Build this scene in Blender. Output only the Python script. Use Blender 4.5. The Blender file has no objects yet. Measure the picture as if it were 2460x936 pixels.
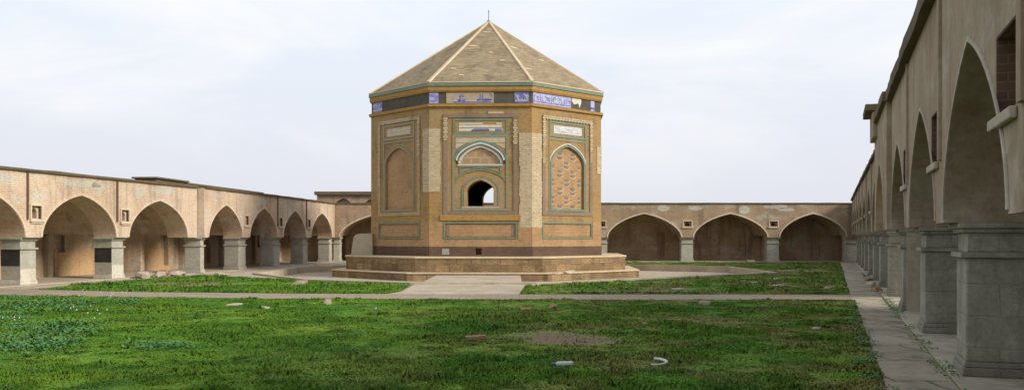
import bpy, bmesh, math, random
import numpy as np
from mathutils import Vector, Matrix, noise as mnoise

random.seed(7); rng = np.random.default_rng(11)
scene = bpy.context.scene
COL = scene.collection
R = math.radians

# ------------------------------------------------------------------ materials
class NT:
    def __init__(s, name):
        s.m = bpy.data.materials.new(name); s.m.use_nodes = True
        s.t = s.m.node_tree; s.t.nodes.clear()
        s.out = s.n('ShaderNodeOutputMaterial'); s.b = s.n('ShaderNodeBsdfPrincipled')
        s.l(s.b.outputs[0], s.out.inputs[0])
        s.pos = s.n('ShaderNodeNewGeometry').outputs['Position']
    def n(s, t, **k):
        x = s.t.nodes.new(t)
        for a, v in k.items(): setattr(x, a, v)
        return x
    def l(s, a, b): s.t.links.new(a, b)
    def noise(s, scale, detail=5, rough=.6, vec=None, dist=0, stretch=None):
        x = s.n('ShaderNodeTexNoise'); x.inputs['Scale'].default_value = scale
        x.inputs['Detail'].default_value = detail; x.inputs['Roughness'].default_value = rough
        x.inputs['Distortion'].default_value = dist
        v = vec or s.pos
        if stretch:
            mp = s.n('ShaderNodeMapping'); mp.inputs['Scale'].default_value = stretch
            s.l(v, mp.inputs[0]); v = mp.outputs[0]
        s.l(v, x.inputs['Vector']); return x.outputs['Fac']
    def ramp(s, fac, lo, hi):
        x = s.n('ShaderNodeMapRange'); x.clamp = True
        x.inputs['From Min'].default_value = lo; x.inputs['From Max'].default_value = hi
        s.l(fac, x.inputs['Value']); return x.outputs['Result']
    def mix(s, fac, a, b, mode='MIX'):
        x = s.n('ShaderNodeMix', data_type='RGBA', blend_type=mode)
        for sock, v in ((x.inputs['Factor'], fac), (x.inputs['A'], a), (x.inputs['B'], b)):
            if isinstance(v, (int, float)): sock.default_value = v
            elif isinstance(v, tuple): sock.default_value = (*v, 1)
            else: s.l(v, sock)
        return x.outputs['Result']
    def math(s, op, a, b=None):
        x = s.n('ShaderNodeMath', operation=op)
        for i, v in enumerate((a, b)):
            if v is None: continue
            if isinstance(v, (int, float)): x.inputs[i].default_value = v
            else: s.l(v, x.inputs[i])
        return x.outputs[0]
    def uv(s): return s.n('ShaderNodeUVMap').outputs[0]
    def warp(s, vec, scale, amt):
        nz = s.n('ShaderNodeTexNoise'); nz.inputs['Scale'].default_value = scale
        s.l(s.pos, nz.inputs['Vector'])
        a = s.n('ShaderNodeVectorMath', operation='SUBTRACT'); s.l(nz.outputs['Color'], a.inputs[0]); a.inputs[1].default_value = (.5, .5, .5)
        b = s.n('ShaderNodeVectorMath', operation='SCALE'); s.l(a.outputs[0], b.inputs[0]); b.inputs['Scale'].default_value = amt
        c = s.n('ShaderNodeVectorMath', operation='ADD'); s.l(vec, c.inputs[0]); s.l(b.outputs[0], c.inputs[1])
        return c.outputs[0]
    def brick(s, w, h, mortar, vec, off=.5, c1=(0, 0, 0), c2=(1, 1, 1), cm=(.5, .5, .5), smooth=.3, bias=0.):
        x = s.n('ShaderNodeTexBrick'); x.offset = off
        x.inputs['Scale'].default_value = 1; x.inputs['Brick Width'].default_value = w; x.inputs['Row Height'].default_value = h
        x.inputs['Mortar Size'].default_value = mortar; x.inputs['Mortar Smooth'].default_value = smooth; x.inputs['Bias'].default_value = bias
        x.inputs['Color1'].default_value = (*c1, 1); x.inputs['Color2'].default_value = (*c2, 1); x.inputs['Mortar'].default_value = (*cm, 1)
        s.l(vec, x.inputs['Vector']); return x
    def finish(s, col, rough=.9, bump=None, bs=.4, bd=.02, spec=.2):
        if isinstance(col, tuple): s.b.inputs['Base Color'].default_value = (*col, 1)
        else: s.l(col, s.b.inputs['Base Color'])
        s.b.inputs['Roughness'].default_value = rough
        s.b.inputs['Specular IOR Level'].default_value = spec
        if bump is not None:
            bp = s.n('ShaderNodeBump'); bp.inputs['Strength'].default_value = bs; bp.inputs['Distance'].default_value = bd
            s.l(bump, bp.inputs['Height']); s.l(bp.outputs[0], s.b.inputs['Normal'])
        return s.m

def stucco(name, a, b, c, stain=(.08, .06, .045), samt=.5, scale=.55, bump=.5, streak=True, courses=False, camt=.35):
    t = NT(name)
    col = t.mix(t.ramp(t.noise(scale, 6, .65, dist=.6), .38, .64), a, b)
    col = t.mix(t.ramp(t.noise(scale*1.7, 5, .6, stretch=(1, 1, 1.6)), .53, .68), col, c)
    if streak:
        st = t.math('MULTIPLY', t.ramp(t.noise(1.0, 5, .65, stretch=(2.2, 2.2, .22)), .52, .75), samt)
        col = t.mix(st, col, stain)
    fine = t.noise(9, 6, .7)
    col = t.mix(t.math('MULTIPLY', t.ramp(fine, .45, .75), .35), col, stain)
    h = t.math('ADD', t.noise(3, 6, .7), t.math('MULTIPLY', fine, .5))
    if courses:
        br = t.brick(.24, .075, .008, t.warp(t.uv(), 3, .02), c1=(.8,)*3, c2=(1.1,)*3, cm=(.7,)*3)
        col = t.mix(camt, col, br.outputs['Color'], 'MULTIPLY')
        h = t.math('SUBTRACT', h, t.math('MULTIPLY', br.outputs['Fac'], .5))
    return t.finish(col, .93, h, bump, .03)

def brickwork(name, a, b, mortar, w=.24, h=.07, ms=.009, tint=None, tamt=.6, tscale=.7, stain=(.09, .065, .04), samt=.45, bump=.6, wamt=.012, blocks=0):
    t = NT(name)
    v = t.warp(t.uv(), 2.5, wamt)
    br = t.brick(w, h, ms, v, c1=a, c2=b, cm=mortar)
    col = br.outputs['Color']
    if blocks:
        bb = t.brick(.62, .34, .03, t.warp(t.uv(), 1.7, .16), c1=(.45,)*3, c2=(1.35,)*3, cm=(.55,)*3)
        col = t.mix(blocks, col, bb.outputs['Color'], 'MULTIPLY')
    if tint: col = t.mix(t.math('MULTIPLY', t.ramp(t.noise(tscale, 5, .65, dist=.5), .45, .66), tamt), col, tint)
    col = t.mix(t.math('MULTIPLY', t.ramp(t.noise(1.3, 6, .7, stretch=(1, 1, .5)), .5, .75), samt), col, stain)
    sp = t.noise(7, 4, .7)
    col = t.mix(t.math('MULTIPLY', t.ramp(sp, .5, .72), .4), col, stain)
    hh = t.math('SUBTRACT', t.math('MULTIPLY', t.noise(12, 5, .7), .7), t.math('MULTIPLY', br.outputs['Fac'], 1.))
    return t.finish(col, .92, hh, bump, .02)

def blockstone(name, a, b, c, stain):
    t = NT(name)
    col = t.mix(t.ramp(t.noise(1.3, 6, .7, dist=.5), .38, .64), a, b)
    col = t.mix(t.ramp(t.noise(3.1, 5, .7), .54, .7), col, c)
    br = t.brick(.75, .36, .008, t.warp(t.uv(), 2.2, .05), c1=(.82,)*3, c2=(1.1,)*3, cm=(.6,)*3)
    col = t.mix(.2, col, br.outputs['Color'], 'MULTIPLY')
    col = t.mix(t.math('MULTIPLY', t.ramp(t.noise(1.6, 6, .75, stretch=(1.4, 1.4, .35)), .5, .72), .65), col, stain)
    p = t.n('ShaderNodeSeparateXYZ'); t.l(t.pos, p.inputs[0])
    damp = t.ramp(t.math('ADD', p.outputs[2], t.math('MULTIPLY', t.noise(2.3, 5, .7), .5)), .62, .25)
    col = t.mix(t.math('MULTIPLY', damp, .5), col, stain)
    fine = t.noise(13, 6, .75)
    col = t.mix(t.math('MULTIPLY', t.ramp(fine, .5, .75), .45), col, stain)
    return t.finish(col, .93, t.math('SUBTRACT', t.math('ADD', t.noise(4, 6, .7), t.math('MULTIPLY', fine, .6)), t.math('MULTIPLY', br.outputs['Fac'], .6)), .7, .03)
def plain(name, c, c2=None, rough=.8, scale=6, bump=.3, spec=.2, lo=.4, hi=.65):
    t = NT(name)
    n = t.noise(scale, 6, .65)
    col = t.mix(t.ramp(n, lo, hi), c, c2) if c2 else c
    return t.finish(col, rough, n, bump, .015, spec)

M = {}
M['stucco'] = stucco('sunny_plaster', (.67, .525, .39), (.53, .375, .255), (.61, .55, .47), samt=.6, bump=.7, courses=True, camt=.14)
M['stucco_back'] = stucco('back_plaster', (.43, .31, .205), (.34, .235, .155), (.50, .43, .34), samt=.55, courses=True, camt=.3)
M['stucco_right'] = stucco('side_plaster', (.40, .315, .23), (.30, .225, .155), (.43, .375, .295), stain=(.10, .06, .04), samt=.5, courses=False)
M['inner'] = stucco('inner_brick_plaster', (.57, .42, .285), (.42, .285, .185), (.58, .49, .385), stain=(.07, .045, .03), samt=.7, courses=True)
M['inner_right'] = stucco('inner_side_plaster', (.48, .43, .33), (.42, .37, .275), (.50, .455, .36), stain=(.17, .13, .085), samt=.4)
M['inner_left'] = stucco('inner_sunny_plaster', (.52, .405, .285), (.37, .275, .185), (.55, .48, .39), stain=(.12, .09, .065), samt=.7, courses=True)
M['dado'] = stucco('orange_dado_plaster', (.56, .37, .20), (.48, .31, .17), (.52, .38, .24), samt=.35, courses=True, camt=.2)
M['repair'] = stucco('grey_repair_plaster', (.53, .48, .41), (.46, .41, .34), (.56, .52, .46), samt=.3)
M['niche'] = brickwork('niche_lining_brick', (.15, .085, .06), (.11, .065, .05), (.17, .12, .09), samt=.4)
M['trim'] = stucco('pale_trim_plaster', (.68, .54, .40), (.56, .43, .31), (.62, .53, .42), samt=.3)
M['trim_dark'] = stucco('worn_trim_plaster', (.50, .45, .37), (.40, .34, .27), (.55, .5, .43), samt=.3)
M['stone'] = stucco('grey_stone', (.43, .41, .345), (.35, .335, .28), (.48, .455, .37), stain=(.15, .14, .10), samt=.35, scale=1.2)
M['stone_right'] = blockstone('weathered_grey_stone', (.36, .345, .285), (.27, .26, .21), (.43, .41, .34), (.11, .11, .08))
M['white'] = stucco('whitewash', (.62, .58, .48), (.52, .48, .39), (.66, .63, .55), samt=.35, scale=1.5)
M['black'] = plain('black_paint', (.035, .032, .03), (.06, .055, .05), .6, 2)
M['roof'] = stucco('roof_edge_mud', (.115, .09, .055), (.16, .125, .08), (.09, .075, .045), samt=.5)
M['strip'] = stucco('shadow_line_brown', (.17, .095, .06), (.13, .075, .05), (.2, .13, .09), samt=.4)  # dark brown painted in for the shadow line where the bays step
M['body'] = brickwork('ochre_brick', (.395, .252, .098), (.335, .208, .078), (.37, .25, .11), ms=.006, tint=(.37, .265, .15), tamt=.85, samt=.6, tscale=.5)
M['ochre'] = brickwork('golden_brick', (.42, .245, .075), (.38, .22, .065), (.4, .26, .1), ms=.006, samt=.25)
M['pink'] = brickwork('rosy_brick', (.46, .29, .15), (.40, .245, .12), (.43, .29, .16), ms=.006, tint=(.33, .2, .1), samt=.4)
M['base'] = brickwork('dark_brick', (.15, .095, .065), (.115, .072, .05), (.15, .105, .075), ms=.008, tint=(.07, .048, .038), samt=.6)
M['cream'] = brickwork('cream_brick', (.60, .495, .33), (.50, .40, .25), (.43, .335, .21), w=.4, ms=.011, samt=.25, h=.085, bump=.9)
M['tan'] = brickwork('tan_brick', (.50, .375, .21), (.43, .32, .17), (.36, .27, .15), w=.12, h=.06, samt=.4)
M['mauve'] = brickwork('mauve_brick', (.27, .18, .115), (.22, .15, .11), (.31, .24, .19), ms=.012, w=.12, h=.06, samt=.35)
M['roofbrick'] = brickwork('roof_brick', (.43, .345, .205), (.235, .175, .11), (.36, .285, .18), w=.28, h=.085, ms=.012, tint=(.31, .235, .155), tamt=.65, tscale=1.6, samt=.75, bump=1., stain=(.11, .085, .055))
M['ridge'] = plain('pale_mortar', (.60, .49, .33), (.5, .39, .25), .9, 5, .5)
M['plinth'] = brickwork('plinth_brick', (.43, .305, .155), (.30, .19, .095), (.28, .20, .115), w=.27, h=.085, ms=.012, tint=(.31, .205, .115), tamt=.65, tscale=1.1, samt=.7, bump=1., blocks=.75)
M['turq'] = plain('turquoise_tile', (.095, .195, .16), (.19, .24, .165), .4, 5, .15, .5)
M['turq2'] = plain('grey_green_tile', (.21, .225, .15), (.29, .22, .11), .4, 5, .15, .5)
M['whitetile'] = plain('white_tile', (.60, .60, .54), (.48, .48, .42), .35, 8, .15, .5)
M['blue'] = plain('blue_tile', (.10, .10, .36), (.22, .22, .52), .3, 7, .1, .5)
M['paleblue'] = plain('pale_blue_tile', (.42, .42, .66), (.28, .28, .58), .3, 5, .1, .5)
M['inkblue'] = plain('ink_blue_tile', (.07, .10, .22), (.12, .16, .26), .35, 9, .1, .5)
M['mortar'] = plain('grey_mortar', (.115, .105, .085), (.075, .07, .06), .95, 3, .8)
M['beige'] = plain('beige_mortar', (.44, .36, .26), (.36, .29, .2), .9, 4, .4)
M['fadedtile'] = plain('faded_tile', (.5, .44, .33), (.42, .32, .2), .6, 5, .3)
M['iron'] = plain('iron', (.22, .23, .25), (.16, .15, .14), .5, 10, .1, .5)
M['metal'] = plain('dull_metal', (.34, .33, .31), (.24, .23, .22), .5, 8, .1, .4)
M['soil'] = plain('bare_earth', (.22, .165, .11), (.30, .24, .17), .95, 1.5, .6)
M['concrete'] = stucco('sandy_concrete', (.50, .42, .315), (.37, .305, .225), (.46, .41, .33), stain=(.2, .165, .12), samt=.0, scale=.9, bump=.6, streak=False)
M['rubble'] = plain('rubble_stone', (.34, .285, .215), (.23, .185, .135), .9, 5, .6)
M['palestone'] = plain('pale_stone', (.48, .425, .34), (.33, .285, .22), .9, 5, .6)
M['redbrick'] = plain('broken_brick', (.30, .155, .09), (.36, .23, .15), .9, 7, .6)
M['plastic'] = plain('white_plastic', (.62, .63, .62), (.52, .53, .5), .4, 3, .05, .5)
M['bluecap'] = plain('blue_plastic', (.05, .09, .42), (.07, .12, .5), .35, 3, .05, .5)
M['slab'] = plain('beige_slab', (.42, .37, .27), (.36, .31, .22), .85, 2, .3)

M['palefloor'] = stucco('pale_worn_slabs', (.55, .49, .41), (.36, .32, .25), (.30, .27, .2), stain=(.12, .12, .08), samt=.0, scale=1.3, streak=False)
def mat_hex():
    t = NT('hexagon_brick_infill')
    v = t.uv()
    br = t.brick(.4, .3, .045, v, c1=(.36, .22, .125), c2=(.42, .26, .15), cm=(.45, .33, .2), smooth=.1)
    col = t.mix(t.math('MULTIPLY', t.ramp(t.noise(1.6, 5, .65), .45, .7), .5), br.outputs['Color'], (.33, .24, .15))
    h = t.math('SUBTRACT', t.math('MULTIPLY', t.noise(9, 5, .7), .7), br.outputs['Fac'])
    return t.finish(col, .9, h, .5, .02)
M['hex'] = mat_hex()

def mat_paver():
    t = NT('small_path_pavers')
    br = t.brick(.4, .2, .016, t.warp(t.uv(), 1.5, .04), c1=(.40, .32, .25), c2=(.33, .255, .195), cm=(.2, .165, .12))
    col = t.mix(t.math('MULTIPLY', t.ramp(t.noise(.9, 6, .7), .44, .66), .8), br.outputs['Color'], (.235, .19, .13))
    col = t.mix(t.math('MULTIPLY', t.ramp(t.noise(.9, 4, .6), .56, .68), .5), col, (.44, .30, .22))
    return t.finish(col, .92, t.math('SUBTRACT', t.noise(9, 5, .7), br.outputs['Fac']), .6, .02)
M['paver'] = mat_paver()
def mat_slabs():
    t = NT('worn_path_slabs')
    br = t.brick(1.15, 1.7, .02, t.warp(t.uv(), 1.1, .16), c1=(.44, .385, .30), c2=(.35, .305, .235), cm=(.12, .12, .08), off=.3)
    col = t.mix(t.math('MULTIPLY', t.ramp(t.noise(.8, 6, .7), .46, .66), .75), br.outputs['Color'], (.19, .17, .115))
    col = t.mix(t.math('MULTIPLY', t.ramp(t.noise(2.6, 6, .75), .55, .75), .6), col, (.5, .45, .37))
    col = t.mix(t.math('MULTIPLY', t.ramp(t.noise(1.7, 6, .75), .54, .66), .8), col, (.11, .115, .065))
    return t.finish(col, .92, t.math('SUBTRACT', t.noise(6, 6, .75), br.outputs['Fac']), .7, .03)
M['pathslab'] = mat_slabs()

def grass_colour(t, blade):
    p = t.n('ShaderNodeSeparateXYZ'); t.l(t.pos, p.inputs[0])
    cb = t.n('ShaderNodeCombineXYZ'); t.l(p.outputs[0], cb.inputs[0]); t.l(p.outputs[1], cb.inputs[1])
    v = cb.outputs[0]
    a = (.085, .245, .018); b = (.165, .32, .024); dry = (.25, .205, .075); dark = (.040, .14, .018)
    col = t.mix(t.ramp(t.noise(.35, 4, .6, v), .42, .58), a, b)
    br_ = t.ramp(t.noise(.5, 3, .55, v, .3), .35, .65)
    col = t.mix(1., col, t.mix(br_, (.66, .70, .72), (1.22, 1.14, 1.0)), 'MULTIPLY')
    col = t.mix(t.math('MULTIPLY', t.ramp(t.noise(1.3, 4, .55, v, .6), .52, .64), .8), col, dark)
    # the right half of the lawn is thinner and drier
    east = t.ramp(t.math('SUBTRACT', p.outputs[0], t.math('MULTIPLY', p.outputs[1], .12)), -6., 1.5)
    dn = t.math('MULTIPLY', t.ramp(t.noise(.5, 5, .62, v, .6), .44, .58), t.math('ADD', t.math('MULTIPLY', east, .78), .06))
    col = t.mix(dn, col, dry)
    if blade:
        r = t.n('ShaderNodeNewGeometry').outputs['Random Per Island']
        col = t.mix(t.math('MULTIPLY', r, .25), col, (.14, .23, .03))
        r2 = t.ramp(r, .93, .97); col = t.mix(t.math('MULTIPLY', r2, .5), col, (.24, .2, .09))
    return col, v, p
def mat_grass():
    t = NT('grass_blades'); col, v, p = grass_colour(t, True)
    t.finish(col, .75, spec=.08)
    g = t.n('ShaderNodeNewGeometry').outputs['Normal']
    a = t.n('ShaderNodeVectorMath', operation='SCALE'); t.l(g, a.inputs[0]); a.inputs['Scale'].default_value = .3
    b = t.n('ShaderNodeVectorMath', operation='ADD'); t.l(a.outputs[0], b.inputs[0]); b.inputs[1].default_value = (0, 0, 1)
    c = t.n('ShaderNodeVectorMath', operation='NORMALIZE'); t.l(b.outputs[0], c.inputs[0]); t.l(c.outputs[0], t.b.inputs['Normal'])
    return t.m
def mat_lawn():
    t = NT('lawn_soil_and_grass'); col, v, p = grass_colour(t, False)
    col = t.mix(t.math('MULTIPLY', t.ramp(t.noise(3.5, 5, .7, v), .5, .72), .22), col, (.12, .14, .045))
    # bare earth spot
    for cx, cy, rx, ry in BARE:
        d = t.math('ADD', t.math('POWER', t.math('DIVIDE', t.math('SUBTRACT', p.outputs[0], cx), rx), 2.), t.math('POWER', t.math('DIVIDE', t.math('SUBTRACT', p.outputs[1], cy), ry), 2.))
        f = t.ramp(t.math('ADD', d, t.math('MULTIPLY', t.noise(1.6, 6, .75, v), 3.2)), 2.75, 1.9)
        col = t.mix(f, col, (.21, .15, .095))
    return t.finish(col, .95, t.noise(7, 6, .7), .8, .04)
BARE = [(.85, 14.4, .95, 1.0), (3.8, 27.2, 2.6, .5), (-11.0, 31.5, 2.2, 1.6), (13.6, 44, 1.8, 1.8)]
M['grass'] = mat_grass(); M['lawn'] = mat_lawn()
def mat_leaf():
    t = NT('weed_leaf')
    r = t.n('ShaderNodeNewGeometry').outputs['Random Per Island']
    return t.finish(t.mix(r, (.045, .14, .035), (.085, .22, .045)), .55, spec=.3)
M['leaf'] = mat_leaf()
M['petal'] = plain('white_petal', (.7, .72, .66), None, .7)

# ------------------------------------------------------------------ mesh helpers
class MB:
    def __init__(s): s.v = []; s.f = []
    def add(s, vs, fs):
        o = len(s.v); s.v += [tuple(v) for v in vs]; s.f += [[i+o for i in f] for f in fs]; return s
    def box(s, x0, x1, y0, y1, z0, z1, fn=None):
        vs = [(x0,y0,z0),(x1,y0,z0),(x1,y1,z0),(x0,y1,z0),(x0,y0,z1),(x1,y0,z1),(x1,y1,z1),(x0,y1,z1)]
        if fn: vs = [fn(*v) for v in vs]
        return s.add(vs, [(0,3,2,1),(4,5,6,7),(0,1,5,4),(1,2,6,5),(2,3,7,6),(3,0,4,7)])
    def prism(s, pts, d0, d1, fn):           # polygon pts (a,b) extruded from d0 to d1, fn(a,b,d)
        n = len(pts)
        vs = [fn(a, b, d0) for a, b in pts] + [fn(a, b, d1) for a, b in pts]
        return s.add(vs, [list(range(n))[::-1], [i+n for i in range(n)]] + [(i, (i+1) % n, (i+1) % n+n, i+n) for i in range(n)])
    def ribbon(s, pts, w, d0, d1, fn, closed=False):
        n = len(pts); P = [Vector(p) for p in pts]; L = []; Q = []
        for i in range(n):
            a = P[(i-1) % n] if (closed or i > 0) else None
            b = P[(i+1) % n] if (closed or i < n-1) else None
            d1_ = (P[i]-a).normalized() if a is not None else (b-P[i]).normalized()
            d2_ = (b-P[i]).normalized() if b is not None else d1_
            m = Vector((-(d1_.y+d2_.y), d1_.x+d2_.x))
            m = m.normalized() if m.length > 1e-6 else Vector((-d1_.y, d1_.x))
            k = 1/max(.45, m.dot(Vector((-d1_.y, d1_.x))))
            L.append(P[i]+m*w/2*k); Q.append(P[i]-m*w/2*k)
        vs = [fn(p.x, p.y, d0) for p in L]+[fn(p.x, p.y, d0) for p in Q]+[fn(p.x, p.y, d1) for p in L]+[fn(p.x, p.y, d1) for p in Q]
        fs = []
        for i in range(n if closed else n-1):
            j = (i+1) % n
            fs += [(2*n+i, 3*n+i, 3*n+j, 2*n+j), (i, j, n+j, n+i), (i, 2*n+i, 2*n+j, j), (n+i, n+j, 3*n+j, 3*n+i)]
        if not closed: fs += [(0, n, 3*n, 2*n), (n-1, 3*n-1, 4*n-1, 2*n-1)]
        return s.add(vs, fs)
    def lathe(s, prof, n=20, c=(0, 0, 0), ax='z'):
        vs = []
        for r, h in prof:
            for k in range(n):
                a = 2*math.pi*k/n
                p = (r*math.cos(a), r*math.sin(a), h)
                if ax == 'x': p = (h, r*math.cos(a), r*math.sin(a))
                vs.append((p[0]+c[0], p[1]+c[1], p[2]+c[2]))
        fs = [(i*n+k, i*n+(k+1) % n, (i+1)*n+(k+1) % n, (i+1)*n+k) for i in range(len(prof)-1) for k in range(n)]
        fs += [list(range(n))[::-1], [(len(prof)-1)*n+k for k in range(n)]]
        return s.add(vs, fs)

def set_uv(me):
    uvl = me.uv_layers.new(name='UVMap').data
    vs = me.vertices
    for p in me.polygons:
        n = p.normal
        if abs(n.z) < .92:
            t = Vector((-n.y, n.x, 0)).normalized(); b = n.cross(t)
        else: t = Vector((1, 0, 0)); b = Vector((0, 1, 0))
        for li in p.loop_indices:
            c = vs[me.loops[li].vertex_index].co
            uvl[li].uv = (c.dot(t), c.dot(b))

def obj_from_mesh(name, me, mat, parent=None, smooth=False, bevel=0):
    o = bpy.data.objects.new(name, me); COL.objects.link(o)
    if mat is not None:
        me.materials.clear(); me.materials.append(mat)
    if parent: o.parent = parent
    if smooth:
        for p in me.polygons: p.use_smooth = True
    if bevel:
        bv = o.modifiers.new('Bevel', 'BEVEL'); bv.width = bevel; bv.segments = 2; bv.limit_method = 'ANGLE'; bv.angle_limit = R(35)
    return o
def mesh_of(mb, cut=None):
    me = bpy.data.meshes.new('mesh'); me.from_pydata(mb.v, [], mb.f); me.update()
    bm = bmesh.new(); bm.from_mesh(me); bmesh.ops.recalc_face_normals(bm, faces=bm.faces); bm.to_mesh(me); bm.free(); me.update()
    if cut:
        a = bpy.data.objects.new('tmp_a', me); COL.objects.link(a); tmp = [a]
        for i, c in enumerate(cut):
            cm = mesh_of(c); b = bpy.data.objects.new('tmp_b', cm); COL.objects.link(b); tmp.append(b)
            md = a.modifiers.new('b%d' % i, 'BOOLEAN'); md.object = b; md.operation = 'DIFFERENCE'; md.solver = 'EXACT'
        dg = bpy.context.evaluated_depsgraph_get(); dg.update()
        me2 = bpy.data.meshes.new_from_object(a.evaluated_get(dg))
        for o in tmp: bpy.data.objects.remove(o)
        me = me2
    return me
def build(name, mb, mat, parent=None, cut=None, smooth=False, bevel=0):
    me = mesh_of(mb, cut); me.name = name; set_uv(me)
    return obj_from_mesh(name, me, mat, parent, smooth, bevel)
def thing(name, label, cat, loc=(0, 0, 0), rz=0, group=None):
    o = bpy.data.objects.new(name, None); COL.objects.link(o); o.empty_display_size = .3
    o.location = loc; o.rotation_euler = (0, 0, rz); return tag(o, label, cat, group)
def tag(o, label, cat, group=None):
    o['label'] = label; o['category'] = cat
    if group: o['group'] = group
    return o
def structure(o): o['kind'] = 'structure'; return o
def stuff(o, label, cat): o['kind'] = 'stuff'; o['label'] = label; o['category'] = cat; return o

F_PX = 2200.; EYE = 1.6
def ground(px, py, z=0.):                     # a measured spot of the courtyard floor, in metres
    Y = (EYE-z)*F_PX/(py-570.); return ((px-1230.)/F_PX*Y, Y)

def arch_h(t, point=.2):                      # unit arch profile, t in -1..1
    t = min(1, abs(t)); return (1-point)*math.sqrt(max(0, 1-t*t)) + point*(1-t)
def arch_line(cx, hw, zs, zc, n=16, point=.2):
    us = [-math.cos(math.pi*i/(2*n)) for i in range(2*n+1)]
    us[n] = 0.
    return [(cx+u*hw, zs+(zc-zs)*arch_h(u, point)) for u in us]

# ------------------------------------------------------------------ arcaded galleries
def arcade(name, label, loc, rz, L, piers, cap=1.6, apex=3.1, roof=3.87, over=.18, eave=.1, pd=.75, depth=3.4, point=.2,
           niches=(), strips=(), open_back=False, mats=None, roof_t=.085, end_walls=(True, True), niche_z=(.62, 1.05), niche_w=.46, niche_d=.1,
           strip_w=.075, strip_d=.05, base_h=.16, white_base=(), black=(), group='arcaded galleries round the courtyard', piers_skip=(), trim_w=.09):
    mt = dict(wall='stucco', inner='inner_left', trim='trim', stone='stone', roof='roof', strip='strip', base='stone', capital='stone'); mt.update(mats or {})
    g = thing(name, label, 'arcade', loc, rz, group)
    yf = -over
    # front wall as vertical strips between soffit curve and roof
    us = []                                    # (u, soffit height)
    prev = 0.
    arches = []
    pts = []
    bounds = list(piers)
    cur = 0.
    for (a, b) in bounds:
        if a > cur+.3: arches.append((cur, a))
        cur = b
    if cur < L-.3: arches.append((cur, L))
    pts.append((0., cap))
    for (a, b) in arches:
        hw = (b-a)/2; cx = (a+b)/2
        if abs(pts[-1][0]-a) > 1e-4: pts.append((a, cap))
        ln = arch_line(cx, hw, cap, apex, 14, point)
        ln[0] = (a+1e-4, cap+.02); ln[-1] = (b-1e-4, cap+.02)
        pts += ln; pts.append((b, cap))
    if pts[-1][0] < L-1e-4: pts.append((L, cap))
    top = roof-roof_t
    n = len(pts); mb = MB(); th = pd-.02
    vs = []
    for (u, v) in pts: vs += [(u, yf, v), (u, yf, top), (u, th, v), (u, th, top)]
    fs = []
    for i in range(n-1):
        a, b = 4*i, 4*(i+1)
        fs += [(a, b, b+1, a+1), (a+2, a+3, b+3, b+2), (a, a+2, b+2, b), (a+1, b+1, b+3, a+3)]
    fs += [(0, 1, 3, 2), (4*n-4, 4*n-2, 4*n-1, 4*n-3)]
    mb.add(vs, fs)
    cuts = []
    c1 = MB(); c2 = MB()
    for u in niches:
        z0, z1 = cap+niche_z[0], cap+niche_z[1]; w = niche_w
        c1.box(u-w/2, u+w/2, yf-.2, yf+niche_d, z0, z1)
        c2.prism([(u-w*.3, z0+.02)]+arch_line(u, w*.3, z0+(z1-z0)*.5, z1-.06, 6)+[(u+w*.3, z0+.02)], yf-.3, yf+.55, lambda a, b, d: (a, d, b))
    if niches: cuts = [c1, c2]
    build('wall', mb, M[mt['wall']], g, cuts)
    for u in niches:
        z0 = cap+niche_z[0]
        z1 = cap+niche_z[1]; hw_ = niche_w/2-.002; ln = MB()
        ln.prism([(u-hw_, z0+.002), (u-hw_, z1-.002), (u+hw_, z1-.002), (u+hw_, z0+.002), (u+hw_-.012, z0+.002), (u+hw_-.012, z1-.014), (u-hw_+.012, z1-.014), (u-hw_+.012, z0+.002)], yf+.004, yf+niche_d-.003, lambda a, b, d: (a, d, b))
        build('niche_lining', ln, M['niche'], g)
        if niche_w < .6:
            fr = MB(); fr.ribbon([(u-niche_w/2-.04, z0), (u-niche_w/2-.04, z1+.04), (u+niche_w/2+.04, z1+.04), (u+niche_w/2+.04, z0)], .06, yf-.03, yf-.002, lambda p, q, d: (p, d, q)); build('niche_frame', fr, M[mt['trim']], g)
        s = MB(); s.box(u-niche_w*(.72 if niche_w < .6 else .58), u+niche_w*(.72 if niche_w < .6 else .58), yf-(.08 if niche_w < .6 else .055), yf-.002, z0-.10, z0-.015)
        if niche_w < .6: s.box(u-niche_w*.6, u+niche_w*.6, yf-.05, yf-.002, z0-.15, z0-.1)
        build('niche_sill', s, M[mt['trim']], g, bevel=.012)
    # pale mouldings round the arches
    for (a, b) in arches:
        hw = (b-a)/2; cx = (a+b)/2
        m = MB(); m.ribbon(arch_line(cx, hw+trim_w*.55, cap+.03, apex+trim_w*.55, 14, point), trim_w, yf-.012-trim_w*.14, yf-.002, lambda p, q, d: (p, d, q))
        build('arch_moulding', m, M[mt['trim']], g)
    for u in strips:  # raised pilaster strips; on the left their dark colour paints a shadow line
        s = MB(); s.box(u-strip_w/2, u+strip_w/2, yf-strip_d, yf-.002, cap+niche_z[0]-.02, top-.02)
        build('pilaster_strip', s, M[mt['strip']], g)
    # inner vault: a higher arch carried back to the rear wall
    v = MB(); pv = [(u, min(h+.12, top-.06)) for u, h in pts]
    vs = []
    for (u, h) in pv: vs += [(u, th+.005, h), (u, depth, h), (u, th+.005, top-.01), (u, depth, top-.01)]
    fs = []
    for i in range(n-1):
        a, b = 4*i, 4*(i+1)
        fs += [(a, a+1, b+1, b), (a, b, b+2, a+2), (a+1, a+3, b+3, b+1), (a+2, b+2, b+3, a+3)]
    fs += [(0, 2, 3, 1), (4*n-4, 4*n-3, 4*n-1, 4*n-2)]
    v.add(vs, fs); build('vault', v, M[mt['inner']], g)
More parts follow.
